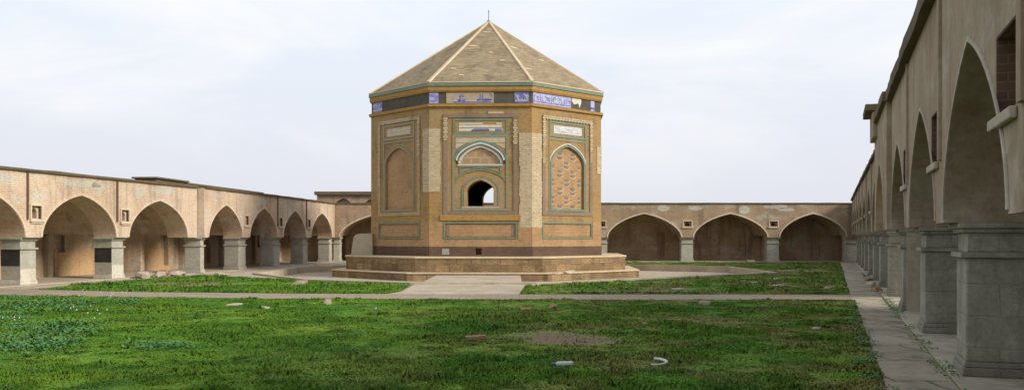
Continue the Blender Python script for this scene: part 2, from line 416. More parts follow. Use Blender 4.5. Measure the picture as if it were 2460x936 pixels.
    if not open_back:
        bw = MB(); bw.box(0, L, depth+.004, depth+.6, -.3, top-.01)
        bc = MB()
        for (a, b) in arches:
            bc.box(b-.95, b-.45, depth-.2, depth+.22, .25, 1.95)
            bc.box(a+.5, a+.95, depth-.2, depth+.15, 1.0, 1.7)
        build('rear_wall', bw, M[mt['inner']], g, [bc])
        for (a, b) in arches:
            r = MB(); r.box(a-.28 if a > .3 else a+.002, a+.02 if a > .3 else a+.3, depth-.22, depth-.002, 0, cap+.08)
            build('rear_pilaster', r, M[mt['inner']], g)
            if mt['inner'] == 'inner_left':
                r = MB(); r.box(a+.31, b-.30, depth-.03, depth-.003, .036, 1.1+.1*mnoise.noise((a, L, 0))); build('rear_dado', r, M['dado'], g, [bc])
    for k, (e0, e1) in enumerate(((-.3, -.004), (L+.004, L+.3))):
        if end_walls[k]:
            ew = MB(); ew.box(e0, e1, .1, depth+.6, -.3, top-.01); build('end_wall', ew, M[mt['inner']], g)
    # roof slab with an uneven edge
    rb = MB(); nseg = max(6, int(L/.5)); vs = []; fs = []
    for i in range(nseg+1):
        u = L*i/nseg
        jz = .022*(mnoise.noise((u*.9+loc[0], loc[1], 3.1))); jy = .03*mnoise.noise((u*1.7, loc[0], 7.7))
        vs += [(u, yf-eave+jy, top), (u, yf-eave+jy, roof+jz), (u, depth+.6, roof+.03+jz), (u, depth+.6, top)]
    for i in range(nseg):
        a, b = 4*i, 4*i+4
        fs += [(a, b, b+1, a+1), (a+1, b+1, b+2, a+2), (a+2, b+2, b+3, a+3), (a+3, b+3, b, a)]
    fs += [(0, 1, 2, 3), (4*nseg+3, 4*nseg+2, 4*nseg+1, 4*nseg)]
    rb.add(vs, fs); build('roof', rb, M[mt['roof']], g)
    fl = MB(); fl.box(0, L, -.12, depth, -.3, .035); build('gallery_floor', fl, M['concrete' if mt['stone'] == 'stone' else 'palefloor'], g)
    # piers
    for i, (a, b) in enumerate(piers):
        if i in piers_skip: continue
        p = MB(); p.box(a+.04, b-.04, .03, pd-.03, .036+base_h, cap-.40)
        po = build('pier', p, M[mt['stone']], g, bevel=.02)
        c = MB(); c.box(a+.055, b-.055, .045, pd-.045, cap-.34, cap-.115)
        c.box(a-.005, b+.005, -.03, pd+.0, cap-.40, cap-.34); c.box(a+.01, b-.01, -.01, pd-.01, cap-.115, cap-.065); c.box(a-.03, b+.03, -.055, pd+.02, cap-.065, cap-.003)
        co = build('capital', c, M[mt['capital']], po, bevel=.01)
        d = MB(); bh = base_h
        d.box(a, b, -.01, pd+.01, .036, .036+bh*.6); d.box(a+.02, b-.02, .01, pd-.01, .036+bh*.6, .036+bh)
        bo = build('pier_base', d, M['white' if i in white_base else mt['base']], po, bevel=.012)
        if i in white_base:
            w = MB(); w.box(a+.038, b-.06, .024, .0305, .036+bh, .55); build('whitewash_patch', w, M['white'], po)
        if i in black:
            k_ = MB(); k_.box(a+.030, a+.0365, .035, pd-.035, .66, cap-.405); build('painted_patch', k_, M['black'], po)
    return g

def line_loc(c0, slope, Y): return (c0+slope*Y, Y)

# --- left, near: faces +X.  pier plane X = -16.2 + .206 (Y-30.3)
s1 = .206; k1 = math.hypot(1, s1); Y0 = 17.
U = lambda y: (y-Y0)*k1
left1 = arcade('arcade_gallery', 'sunlit plaster arcade at the left edge with black painted grey piers', (-16.2+s1*(Y0-30.3), Y0, 0), R(90)-math.atan(s1), U(40.5),
       [(U(16.9)+.1, U(17.6)), (U(21.2), U(21.9)), (U(25.65), U(26.35)), (U(30.2), U(31.0)), (U(34.9), U(35.7)), (U(39.75), U(40.5))],
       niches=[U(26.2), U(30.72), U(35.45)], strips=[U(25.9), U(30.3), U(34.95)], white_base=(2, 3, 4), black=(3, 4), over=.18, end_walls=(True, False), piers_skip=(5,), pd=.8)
# --- left, far section, stepping forward
s2 = .105; k2 = math.hypot(1, s2); Y2 = 40.5
U2 = lambda y: (y-Y2)*k2
ox = -13.6+s2*(Y2-40.5)-.17
left2 = arcade('arcade_gallery', 'pale far left arcade stepping forward, four narrow pointed arches beside the tomb', (ox, Y2, 0), R(90)-math.atan(s2), U2(59.8),
       [(0., U2(40.95)), (U2(44.7), U2(45.65)), (U2(49.4), U2(50.35)), (U2(54.1), U2(55.05)), (U2(59.2), U2(59.8))],
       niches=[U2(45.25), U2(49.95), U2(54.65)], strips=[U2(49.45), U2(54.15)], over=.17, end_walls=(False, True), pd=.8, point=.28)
rw = MB(); rw.box(-.35, -.01, 2.6, 4.6, -.2, 3.7); build('rear_pier', rw, M['inner_left'], left2)
ret = MB(); ret.box(-.006, .3, -.17, .85, 0, .01)
rl = MB(); rl.box(U2(40.2), U2(52.8), 1.9, 2.9, 3.9, 4.2); rl.box(U2(40.1), U2(43.2), 1.8, 3.0, 4.2, 4.27)
build('roof_ledge', rl, M['roof'], left2)
# --- back gallery
bx0 = -11.75
pc = [bx0+.3]+[5.85+5.63*k for k in (-2, -1, 0, 1, 2)]
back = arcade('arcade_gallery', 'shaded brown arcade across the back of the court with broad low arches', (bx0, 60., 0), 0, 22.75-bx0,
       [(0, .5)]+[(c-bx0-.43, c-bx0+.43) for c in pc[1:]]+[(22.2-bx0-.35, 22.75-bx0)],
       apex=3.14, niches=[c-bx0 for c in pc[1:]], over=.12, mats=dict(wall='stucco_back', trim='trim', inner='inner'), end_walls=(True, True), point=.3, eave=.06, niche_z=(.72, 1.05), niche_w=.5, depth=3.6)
# --- right gallery: pier plane X = .35 Y + 1.48
s3 = .35; k3 = math.hypot(1, s3); RZ = math.atan2(-1, -s3)
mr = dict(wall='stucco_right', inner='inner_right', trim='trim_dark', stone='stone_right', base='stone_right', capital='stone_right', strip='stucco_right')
def right(label, Ya, Yb, pier_y, **kw):           # from far Yb down to near Ya
    V = lambda y: (Yb-y)*k3
    ps = sorted((max(0, V(y+.85)), min(V(y), V(Ya))) for y in pier_y)
    return arcade('arcade_gallery', label, (s3*Yb+1.48, Yb, 0), RZ, V(Ya), ps, cap=1.77, mats=mr, pd=1.25, depth=3.7, **kw)
near_y = [15., 10.35, 5.7, 1.05, -3.6, -8.2]
V = lambda y: (19.6-y)*k3
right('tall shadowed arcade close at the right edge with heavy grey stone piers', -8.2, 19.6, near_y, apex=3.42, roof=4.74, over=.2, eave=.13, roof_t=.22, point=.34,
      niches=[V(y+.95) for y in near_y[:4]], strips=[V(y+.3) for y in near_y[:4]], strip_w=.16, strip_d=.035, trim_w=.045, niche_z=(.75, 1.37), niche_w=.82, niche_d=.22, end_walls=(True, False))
portal = right('portal bay with a capped block on its far jamb between the right arcades', 19.604, 25.2, [19.62, 24.345], apex=3.42, roof=4.74, over=.30, eave=.1, roof_t=.2, point=.3, trim_w=.045, open_back=True, end_walls=(False, False))
tb = MB(); tb.box(.0, 1.75, -.42, .7, 4.2, 4.86); build('jamb_block', tb, M['stucco_right'], portal, bevel=.02)
tb = MB(); tb.box(-.06, 1.85, -.6, .8, 4.862, 5.04); build('jamb_cap', tb, M['roof'], portal, bevel=.02)
V = lambda y: (59.6-y)*k3
far_y = [28.95+4.65*i for i in range(7)]
right('receding far right arcade behind the projecting portal', 25.204, 59.6, far_y, apex=3.3, roof=4.05, over=.2, eave=.1, point=.34,
      niches=[V(y+.95) for y in far_y], strips=[V(y+.3) for y in far_y], strip_w=.16, strip_d=.05, trim_w=.05, niche_z=(.7, 1.2), end_walls=(True, False))

random.seed(77)
def plaster_patch(g, u, z, w, h, over):
    n_ = 14; pts = []
    for i in range(n_):
        a = 2*math.pi*i/n_; c, s_ = math.cos(a), math.sin(a); m = max(abs(c), abs(s_))
        k = (.75+.25/m*.7)*random.uniform(.88, 1.08); pts.append((u+w*c*k, z+h*s_*k))
    p = MB(); p.prism(pts, -over-.006, -over-.0015, lambda a, b, d: (a, d, b)); build('plaster_patch', p, M['repair'], g)
for (y, z, w, h) in ((32.9, 3.53, 1.2, .15), (33.9, 3.5, .45, .2), (38.0, 3.52, 1.0, .17), (29.0, 3.5, .7, .18), (36.3, 3.35, .35, .25)): plaster_patch(left1, U(y), z, w, h, .18)
for (y, z, w, h) in ((47.2, 3.45, .8, .2), (42.0, 3.52, .7, .14), (52, 3.48, .9, .18)): plaster_patch(left2, U2(y), z, w, h, .17)
for (x, z, w, h) in ((17.25, 3.62, .9, .16), (17.9, 3.42, .6, .12), (9.9, 3.5, .45, .22), (15.2, 3.4, .4, .3), (12, 3.5, .5, .15)): plaster_patch(back, x-bx0, z, w, h, .12)

# --- building beyond the back gallery
hb = thing('flat_roofed_building', 'brown flat roofed building rising behind the back left corner', 'building', (-14.7, 69., 0))
w = MB(); w.box(0, 12, 0, 8, 0, 4.8)
cutb = MB()
for i in range(5):
    cx = 2.0+2.2*i
    cutb.prism([(cx-.75, 3.)]+arch_line(cx, .75, 3.75, 4.55, 8)+[(cx+.75, 3.)], -.3, .4, lambda a, b, d: (a, d, b))
build('wall', w, M['stucco_back'], hb, [cutb])
w = MB(); w.box(-.15, 12.15, -.25, 8.2, 4.804, 5.05); build('roof', w, M['roof'], hb)

# ------------------------------------------------------------------ mausoleum
ZB = .25
MC = (-1.17, 46.)
maus = thing('octagonal_mausoleum', 'ochre brick octagonal tomb with pyramid roof and blue tile frieze', 'mausoleum', (MC[0], MC[1], -ZB), R(-2.4))
R_BODY = 5.50
def face_map(k, r=R_BODY):
    a = R(-90+45*k); nx, ny = math.cos(a), math.sin(a); tx, ty = -ny, nx
    return lambda u, v, d: (nx*(r+d)+tx*u, ny*(r+d)+ty*u, v+ZB)
def octo(r, z):
    c = r/math.cos(R(22.5)); return [(c*math.cos(R(-112.5+45*k)), c*math.sin(R(-112.5+45*k)), z+ZB) for k in range(8)]
def octo_solid(mb, levels, cap=True):               # [(r,z)...]
    o = len(mb.v)
    vs = []
    for r, z in levels: vs += octo(r, z)
    fs = [(8*i+k, 8*i+(k+1) % 8, 8*i+8+(k+1) % 8, 8*i+8+k) for i in range(len(levels)-1) for k in range(8)]
    if cap: fs += [list(range(8))[::-1], [8*(len(levels)-1)+k for k in range(8)]]
    return mb.add(vs, fs)
HALF = R_BODY*math.tan(R(22.5))
# plinth
p = MB(); octo_solid(p, [(7.22, -ZB), (7.22, .03), (7.19, .03), (7.19, .045)]); build('lower_step', p, M['plinth'], maus)
p = MB(); octo_solid(p, [(7.26, .047), (7.26, .10), (6.75, .10)]); build('step_capping', p, M['ridge'], maus, bevel=.01)
p = MB(); octo_solid(p, [(6.61, .102), (6.61, .69)]); build('plinth', p, M['plinth'], maus)
p = MB(); octo_solid(p, [(6.66, .692), (6.66, .765)]); build('plinth_capping', p, M['ridge'], maus, bevel=.01)
# body walls: a hollow ring with window openings front and back
body = MB(); zt = 7.34; zb0 = .768
o1 = octo(R_BODY, zb0); o2 = octo(R_BODY, zt); i1 = octo(R_BODY-1., zb0); i2 = octo(R_BODY-1., zt)
body.add(o1+o2+i1+i2, [f for k in range(8) for f in ((k, (k+1) % 8, 8+(k+1) % 8, 8+k), (16+k, 24+k, 24+(k+1) % 8, 16+(k+1) % 8), (8+k, 8+(k+1) % 8, 24+(k+1) % 8, 24+k), (k, 16+k, 16+(k+1) % 8, (k+1) % 8))])
cutsA = []
win = lambda hw, z0, zs, zc: [(-hw, z0)]+arch_line(0, hw, zs, zc, 10)+[(hw, z0)]
c = MB(); c.prism(win(.60, 2.98, 3.62, 4.13), -1.5, .5, face_map(0)); cutsA.append(c)
c = MB(); c.prism(win(.66, 2.7, 3.7, 4.45), -1.5, .5, face_map(4)); cutsA.append(c)
c = MB(); c.box(-.22, .06, -.5, .3, .84, 1.12, lambda u, d, v: face_map(0)(u, v, d)); cutsA.append(c)
c = MB()
for k in (1, 2, 3, 5, 6, 7): c.prism(win(1.06, 2.88, 4.95, 5.72), -.13, .3, face_map(k))
cutsA.append(c)
c = MB(); c.prism([(-1.09, 4.84)]+arch_line(0, 1.09, 5.0, 5.72, 12)+[(1.09, 4.84)], -.12, .3, face_map(0)); cutsA.append(c)
c = MB()
for k in range(8): c.box(-1.55, 1.55, -.05, .3, 1.62, 2.2, lambda u, d, v, k=k: face_map(k)(u, v, d))
cutsA.append(c)
build('wall', body, M['body'], maus, cutsA)
fl = MB(); octo_solid(fl, [(R_BODY-1.01, 2.0), (R_BODY-1.01, 2.3)]); build('inner_floor', fl, M['base'], maus)

def part(name, mb, mat, bevel=0): return build(name, mb, M[mat], maus, bevel=bevel)
def rect(u0, u1, v0, v1): return [(u0, v0), (u1, v0), (u1, v1), (u0, v1)]
def strokes(mb, fm, u0, u1, v0, v1, d, n, w=.022):
    """flowing interlaced script like the worn inscriptions"""
    H = v1-v0
    for i in range(n):
        x = u0+(u1-u0)*(i+.5)/n; s = (u1-u0)/n
        kind = random.randint(0, 3)
        if kind == 0: pts = [(x, v0+.2*H), (x+.01, v1-.1*H)]
        elif kind == 1: pts = [(x-s*.9+s*1.8*j/8, v0+H*(.35-.22*math.sin(math.pi*j/8))) for j in range(9)]
        elif kind == 2: pts = [(x+s*.35*math.cos(j*.8), v0+H*.55+H*.2*math.sin(j*.8)) for j in range(8)]
        else: pts = [(x-s*.7+s*1.4*j/6, v0+H*(.75+.12*math.sin(2*math.pi*j/6))) for j in range(7)]
        pts = [(min(max(a, u0+.02), u1-.02), min(max(b, v0+.02), v1-.02)) for a, b in pts]
        mb.ribbon(pts, w, d, d+.004, fm)
    mb.ribbon([(u0+.02, v0+H*.2), ((u0+u1)/2, v0+H*.16), (u1-.02, v0+H*.2)], w, d, d+.004, fm)

for k in range(8):
    fm = face_map(k); e = HALF-.004
    # dark base course, rosy dado
    b = MB(); b.prism(rect(-e, e, .77, 1.19), .0, .03, fm)
    cut = None
    if k == 0:
        cut = MB(); cut.box(-.22, .06, -.5, .3, .84, 1.12, lambda u, d, v: fm(u, v, d)); cut = [cut]
    build('base_course', b, M['base'], maus, cut)
    for (v0, v1) in ((1.194, 1.5), ):
        b = MB(); b.prism(rect(-e, e, v0, v1), 0, .018, fm); part('dado', b, 'pink')
    for q0, q1 in ((-e, -1.68), (1.68, e)):
        b = MB(); b.prism(rect(q0, q1, 1.503, 2.3), 0, .018, fm); part('dado', b, 'pink')
    # dado panel: sunk infill and tile border
    b = MB(); b.prism(rect(-1.53, 1.53, 1.64, 2.18), -.045, -.03, fm); part('dado_panel', b, 'pink')
    b = MB(); b.ribbon(rect(-1.6, 1.6, 1.57, 2.25), .06, .002, .024, fm, True); part('tile_border', b, 'turq')
    if k == 0:
        for q0, q1 in ((-1.5, -1.38), (1.38, 1.5)):
            b = MB(); b.prism(rect(q0, q1, 1.66, 2.13), -.03, -.02, fm); part('tile_inset', b, 'mauve')
        b = MB(); b.prism(rect(-1.78, 1.78, 2.34, 2.6), .0, .05, fm); part('sill_band', b, 'ochre', .012)
        pl = MB(); pl.prism(rect(-1.7, -1.38, .84, 1.1), .03, .045, fm); part('metal_plate', pl, 'metal')
    # brick frame round the field
    fw = 1.55
    b = MB(); b.ribbon([(-fw, 2.68), (-fw, 6.98), (fw, 6.98), (fw, 2.68)], .17, .002, .035, fm, k != 99); part('field_frame', b, 'mauve' if k in (0, 1) else 'tan')
    # dog-tooth cream bricks along parts of the frame
    dz = {0: [(-1, 5.9, 6.85), (1, 5.7, 6.75)], 1: [(-1, 5.6, 7.0), (1, 5.6, 7.0), (0, -1.5, 1.5)], 7: [(0, -1.3, .9), (1, 5.2, 6.9), (-1, 4., 6.8)]}.get(k, [])
    if k == 1:
        b = MB(); b.ribbon([(-fw, 4.9), (-fw, 6.98), (fw, 6.98), (fw, 5.1)], .15, .036, .044, fm); part('pale_frame', b, 'tan')
    if dz:
        for (side, a0, a1) in dz:
            b = MB(); m = 0; q = a0
            while q < a1:
                ww = .10 if m % 2 else .07; m += 1
                if side: b.prism(rect(side*fw-ww, side*fw+ww, q, q+.085), .036, .06, fm)
                else: b.prism(rect(q, q+.085, 6.98-ww, 6.98+ww), .036, .06, fm)
                q += .1
            part('dogtooth_bricks', b, 'cream')
    if k == 0:
        b = MB(); b.ribbon([(.35, 7.12), (1.05, 7.12)], .1, .003, .04, fm); part('loose_brick_row', b, 'cream')
        b = MB(); q = -1.4
        while q < 1.4: b.prism(rect(q, q+.16, 2.605, 2.64+.04*random.random()), .002, .05, fm); q += .2
        part('dogtooth_bricks', b, 'mauve')
    # inscription panel
    iw = 1.17
    b = MB(); b.ribbon(rect(-iw, iw, 6.17, 6.8), .085, .003, .03, fm, True); part('tile_border', b, 'turq2' if k == 7 else 'turq')
    if k == 0:
        b = MB(); b.prism(rect(-iw+.05, iw-.05, 6.22, 6.75), .001, .008, fm); part('panel_ground', b, 'ochre')
        b = MB()
        b.prism(rect(-.95, .1, 6.60, 6.66), .009, .02, fm); b.prism(rect(.7, .95, 6.60, 6.66), .009, .02, fm); b.prism(rect(-.95, .95, 6.46, 6.57), .009, .02, fm); b.prism(rect(-.95, .98, 6.30, 6.42), .009, .018, fm)
        part('inscription_tile', b, 'whitetile')
        b = MB(); b.prism([(-.42, 6.30), (.42, 6.30), (.36, 6.40), (-.3, 6.40)], .019, .024, fm); part('inscription', b, 'inkblue')
        b = MB(); b.prism(rect(.66, .95, 6.3, 6.4), .019, .023, fm); part('inscription', b, 'blue')
    else:
        b = MB(); b.prism(rect(-.92, .92, 6.3, 6.66), .001, .02, fm); o = part('inscription_tile', b, 'whitetile' if k == 1 else 'fadedtile')
        b = MB(); random.seed(40+k); strokes(b, fm, -.86, .86, 6.34, 6.62, .021, 10); part('inscription', b, 'paleblue' if k == 1 else 'whitetile')
    # tile frame of the main field
    fw2 = 1.19
    if k == 0:
        b = MB(); b.ribbon(rect(-fw2, fw2, 2.83, 6.08), .10, .003, .03, fm, True); part('tile_border', b, 'turq2')
        b = MB(); b.prism(rect(-1.1, 1.1, 5.78, 6.03), .001, .012, fm)
        b.prism([(-1.1, 5.52), (-.62, 5.76), (-1.1, 5.76)], .001, .012, fm); b.prism([(1.1, 5.52), (1.1, 5.76), (.62, 5.76)], .001, .012, fm)
        part('spandrel_tile', b, 'fadedtile')
        al = lambda hw, zs, zc: arch_line(0, hw, zs, zc, 12, .25)
        b = MB(); b.ribbon(al(1.13, 5.06, 5.86), .07, .004, .045, fm); part('arch_band', b, 'turq')
        b = MB(); b.ribbon(al(1.05, 5.0, 5.77), .075, .004, .055, fm); part('arch_band', b, 'whitetile')
        b = MB(); b.ribbon(al(.985, 4.9, 5.69), .05, -.1, .02, fm); part('arch_band', b, 'turq2')
        b = MB(); b.ribbon(al(.93, 4.86, 5.63), .075, -.11, .0, fm); part('arch_band', b, 'whitetile')
        b = MB(); b.prism([(-1.05, 4.85)]+arch_line(0, 1.05, 5.0, 5.68, 12)+[(1.05, 4.85)], -.118, -.1, fm); part('tympanum', b, 'hex')
        b = MB(); b.ribbon([(-1.0, 4.80), (1.0, 4.80)], .06, .003, .04, fm); part('arch_band', b, 'whitetile')
        b = MB(); b.ribbon([(-.93, 4.72), (.93, 4.72)], .05, .003, .03, fm); b.ribbon([(-.9, 4.7), (-.9, 4.42)], .05, .003, .028, fm); b.ribbon([(.9, 4.7), (.9, 4.42)], .05, .003, .028, fm); part('tile_border', b, 'turq')
        b = MB(); b.ribbon(al(1.1, 4.08, 4.60), .055, .003, .03, fm); part('arch_band', b, 'turq')
        b = MB(); b.ribbon(al(.93, 4.36, 4.68), .04, .003, .022, fm); part('arch_band', b, 'turq2')
        b = MB(); b.ribbon([(-.79, 2.90)]+al(.79, 3.66, 4.30)+[(.79, 2.90)], .06, .003, .03, fm); part('window_border', b, 'turq')
        b = MB(); b.ribbon([(-.68, 2.93)]+al(.68, 3.64, 4.21)+[(.68, 2.93)], .12, .002, .022, fm); part('window_surround', b, 'pink')
        b = MB(); b.ribbon([(.62, 2.99), (.62, 3.6)], .07, -.3, .026, fm); part('window_jamb', b, 'turq2')
        b = MB(); b.prism(rect(-.82, .82, 2.885, 2.972), -.3, .04, fm); part('window_sill', b, 'beige')
    else:
        b = MB(); b.ribbon([(-fw2, 2.82), (-fw2, 6.02), (fw2, 6.02), (fw2, 2.82)], .06, .003, .03, fm, True); part('tile_border', b, 'turq2')
        b = MB(); b.ribbon([(-1.1, 2.86)]+arch_line(0, 1.1, 4.95, 5.78, 12, .25)+[(1.1, 2.86)], .07, .004, .035, fm, True); part('arch_band', b, 'turq2' if k == 7 else 'turq')
        b = MB(); b.ribbon(arch_line(0, 1.17, 5.0, 5.88, 12, .25), .05, .004, .03, fm); part('arch_band', b, 'whitetile' if k == 1 else 'turq2')
        b = MB(); b.prism(win(1.05, 2.9, 4.95, 5.71), -.125, -.1, fm)
        if k != 4: part('blind_arch_infill', b, 'pink')
        if k == 1:
            rg_ = MB(); z = 3.02; seq = 'pccppccppccpp'
            for ch in seq:
                xs = (-.42, .42) if ch == 'p' else (0., -.86, .86)
                for x in xs:
                    if abs(x) > .8 and z > 5.0: continue
                    if z > 5.3 and abs(x) > .5: continue
                    hp = [(x+(.15 if abs(x) < .8 else .09)*math.cos(R(60*q)), z+.075*math.sin(R(60*q))) for q in range(6)]
                    hx = MB(); hx.prism(hp, -.101, -.085, fm); part('hexagon_brick', hx, 'mauve')
                    rg_.ribbon([(x-.26, z), (x-.12, z-.105), (x+.12, z-.105), (x+.26, z)] if abs(x) < .8 else [(x-.1, z-.1), (x+.1, z-.1)], .035, -.101, -.09, fm)
                z += .2
            part('white_tile_dashes', rg_, 'fadedtile')
    # frieze: bare mortar with surviving tile pieces
    f = MB(); f.prism(rect(-e, e, 7.52, 8.02), -.3, -.03, fm); part('frieze_mortar', f, 'mortar')
    segs = {0: [(.0, .09, 'paleblue', 1), (.165, .63, 'beige', 3), (.83, .97, 'blue', 1)],
            1: [(.02, .55, 'paleblue', 2), (.56, .7, 'whitetile', 4), (.84, .9, 'paleblue', 1)],
            7: [(.03, .2, 'blue', 1)], 2: [(.1, .5, 'paleblue', 2)], 6: [(.4, .7, 'blue', 2)]}.get(k, [(.2, .6, 'blue', 2)])
    for (a, bb, mt_, mode) in segs:
        u0, u1 = -HALF+2*HALF*a+.01, -HALF+2*HALF*bb
        t_ = MB()
        if mode == 4: t_.prism([(u0, 7.85), (u0+.15, 7.72), (u1-.2, 7.8), (u1-.12, 7.6), (u1, 7.82), (u1, 8.0), (u0, 8.0)], -.029, -.008, fm)
        else: t_.prism(rect(u0, u1, 7.535, 8.005), -.029, -.008, fm)
        o = part('frieze_tile', t_, mt_)
        s_ = MB(); random.seed(k*9+int(a*50))
        if mode == 3:
            s_.prism(rect(u0+.3, u1-.1, 7.56, 7.62), -.007, -.003, fm); strokes(s_, fm, u0+.5, u0+.85, 7.58, 7.98, -.007, 4, .05); strokes(s_, fm, u1-.75, u1-.05, 7.6, 7.98, -.007, 7, .05)
            part('inscription', s_, 'blue')
            s_ = MB(); s_.prism(rect(u0+.35, u1-.02, 7.625, 7.65), -.007, -.003, fm); part('inscription', s_, 'whitetile')
        elif mode < 3:
            strokes(s_, fm, u0, u1, 7.56, 7.98, -.007, max(3, int((u1-u0)/.09)), .035); part('inscription', s_, 'whitetile' if mt_ == 'blue' else ('blue' if (u1-u0) < .5 else 'whitetile'))
            if mt_ == 'paleblue' and (u1-u0) > .5:
                s_ = MB(); random.seed(5+k); strokes(s_, fm, u0, u1, 7.55, 7.97, -.007+.005, int((u1-u0)/.12), .03); part('inscription', s_, 'blue')
# cornices and patches
c = MB(); octo_solid(c, [(5.50, 7.342), (5.60, 7.39), (5.60, 7.50), (5.3, 7.518)]); part('lower_cornice', c, 'ochre')
c = MB(); octo_solid(c, [(5.3, 8.022), (5.53, 8.03), (5.57, 8.11), (5.57, 8.28), (5.3, 8.285)]); part('upper_cornice', c, 'ochre')
c = MB(); octo_solid(c, [(5.3, 8.287), (5.61, 8.29), (5.61, 8.405), (5.3, 8.41)]); part('tile_cornice', c, 'turq')
# patches of new cream brick at the two front corners
def corner_patch(k, side, u, z0, z1, jag):
    fm = face_map(k); b = MB(); z = z0; i = 0
    while z < z1-.01:
        h = min(.34, z1-z); w = u+jag*random.uniform(-1, 1)
        e = HALF+.006
        b.prism(rect(-e if side < 0 else e-w, -e+w if side < 0 else e, z, z+h-.0005), .001, .024, fm); z += h
    return b
random.seed(3)
for (k, side, u, z0, z1) in ((7, 1, .45, 3.62, 6.42), (0, -1, .5, 3.62, 6.42), (0, 1, .55, 2.06, 6.2), (1, -1, .6, 2.06, 6.2), (1, 1, .32, 4.6, 5.9)):
    build('cream_brick_patch', corner_patch(k, side, u, z0, z1, .03), M['cream'], maus)
# roof
rf = MB(); zr0, zr1 = 8.412, 12.43; rr = 5.585
vs = octo(rr, zr0)+octo(rr, zr0+.05)+[(0, 0, zr1+ZB)]
rf.add(vs, [(k, (k+1) % 8, 8+(k+1) % 8, 8+k) for k in range(8)]+[(8+k, 8+(k+1) % 8, 16) for k in range(8)]+[list(range(8))[::-1]])
roof = part('roof', rf, 'roofbrick')
oc = octo(rr+.01, zr0+.05)
for k in range(8):
    a = Vector(oc[k]); b = Vector((0, 0, zr1+ZB)); d = (b-a); side = Vector((-d.y, d.x, 0)).normalized(); up = d.normalized().cross(side); up = up if up.z > 0 else -up
    rg = MB(); N = 26; vv = []; ff = []
    for i in range(N+1):
        t = i/N; c0 = a+d*t; wd = (.115+.025*mnoise.noise((i*.7, k, 0)))*(1-.25*t); hh = .035
        vv += [c0-side*wd-up*.08, c0-side*wd*.6+up*hh, c0+side*wd*.6+up*hh, c0+side*wd-up*.08]
    for i in range(N):
        ff += [(4*i+q, 4*i+q+1, 4*i+5+q, 4*i+4+q) for q in range(3)]
    ff += [(0, 3, 2, 1), (4*N, 4*N+1, 4*N+2, 4*N+3)]
    rg.add(vv, ff); build('ridge', rg, M['ridge'], roof)
    # mortar bead along the eave
    e2 = Vector(oc[(k+1) % 8]); ed = MB()
    fmE = face_map(k, rr)
    hl = rr*math.tan(R(22.5))
    ed.prism(rect(-hl, hl, zr0+.02, zr0+.075), -.1, .018, fmE); build('eave_bead', ed, M['ridge'], roof)
# mortar smears beside the ridges
random.seed(12)
for (k, u, t, w) in ((0, -.55, .56, .28), (1, -.6, .55, .3), (0, -.02, .8, .25), (0, -1.3, .2, .15), (0, .9, .32, .18), (1, .4, .4, .2), (0, .3, .45, .12), (0,-.9,.1,.14), (1, -1.5, .2, .25)):
    fmE = face_map(k, 0); sm = MB(); r_ = rr*(1-t); z_ = zr0+.05+(zr1-zr0-.05)*t
    pts = []
    nrm = Vector((0, 0, 0))
    L_ = math.hypot(rr, zr1-zr0); sx, sz = -rr/L_, (zr1-zr0)/L_
    fnS = lambda a, b, d, k=k, r_=r_, z_=z_: face_map(k, 0)(a, z_+b*sz+d*(rr/L_), r_+b*sx+d*((zr1-zr0)/L_))
    pp = [(u+w*math.cos(q)*random.uniform(.8, 1.1), .06*math.sin(q)*random.uniform(.7, 1.2)) for q in [R(30*i) for i in range(12)]]
    sm.prism(pp, .002, .02, fnS); build('mortar_smear', sm, M['ridge'], roof)
fi = MB(); fi.lathe([(.1, 0), (.1, .06), (.02, .08), (.02, .5), (.035, .52), (.03, .56), (.006, .62)], 10, (0, 0, zr1+ZB-.03)); build('finial', fi, M['iron'], roof)

# ------------------------------------------------------------------ ground, basin, paths, lawns
BAS = [(-3.4, 31.35), (.75, 31.3), (11.5, 40.5), (11.4, 48.6), (6.3, 51.6), (-8., 51.6), (-11.0, 48.3), (-11.0, 39.6), (-7.5, 33.8)]
def flat(name, pts, z, mat, holes=()):
    bm = bmesh.new(); edges = []
    for lp in [pts]+list(holes):
        vs = [bm.verts.new((x, y, z)) for x, y in lp]
        edges += [bm.edges.new((vs[i], vs[(i+1) % len(vs)])) for i in range(len(vs))]
    bmesh.ops.triangle_fill(bm, use_beauty=True, edges=edges)
    for f in bm.faces:
        f.normal_update()
        if f.normal.z < 0: f.normal_flip()
    me = bpy.data.meshes.new(name); bm.to_mesh(me); bm.free(); set_uv(me)
    return structure(obj_from_mesh(name, me, mat))
flat('ground', [(-1500, -300), (1500, -300), (1500, 3000), (-1500, 3000)], 0, M['soil'], [BAS])
flat('basin_floor', [(x*1.0, y) for x, y in BAS], -.25, M['concrete'])
bw = MB(); n = len(BAS)
cxb = sum(p[0] for p in BAS)/n; cyb = sum(p[1] for p in BAS)/n
def off(pts, d):
    out = []
    for i in range(len(pts)):
        a, b, c = Vector(pts[i-1]), Vector(pts[i]), Vector(pts[(i+1) % len(pts)])
        n1 = Vector(((b-a).y, -(b-a).x)).normalized(); n2 = Vector(((c-b).y, -(c-b).x)).normalized()
        m = (n1+n2).normalized(); out.append(tuple(b+m*d/max(.5, m.dot(n1))))
    return out
OUT = off(BAS, .22); INN = off(BAS, -.02)
vs = [(x, y, -.25) for x, y in INN]+[(x, y, .07) for x, y in INN]+[(x, y, .07) for x, y in OUT]+[(x, y, -.02) for x, y in OUT]
bw.add(vs, [f for i in range(n) for f in ((i, (i+1) % n, n+(i+1) % n, n+i), (n+i, n+(i+1) % n, 2*n+(i+1) % n, 2*n+i), (2*n+i, 2*n+(i+1) % n, 3*n+(i+1) % n, 3*n+i))])
o = build('basin_kerb', bw, M['concrete']); structure(o)
pr = lambda c, y: (s3*y+c, y)
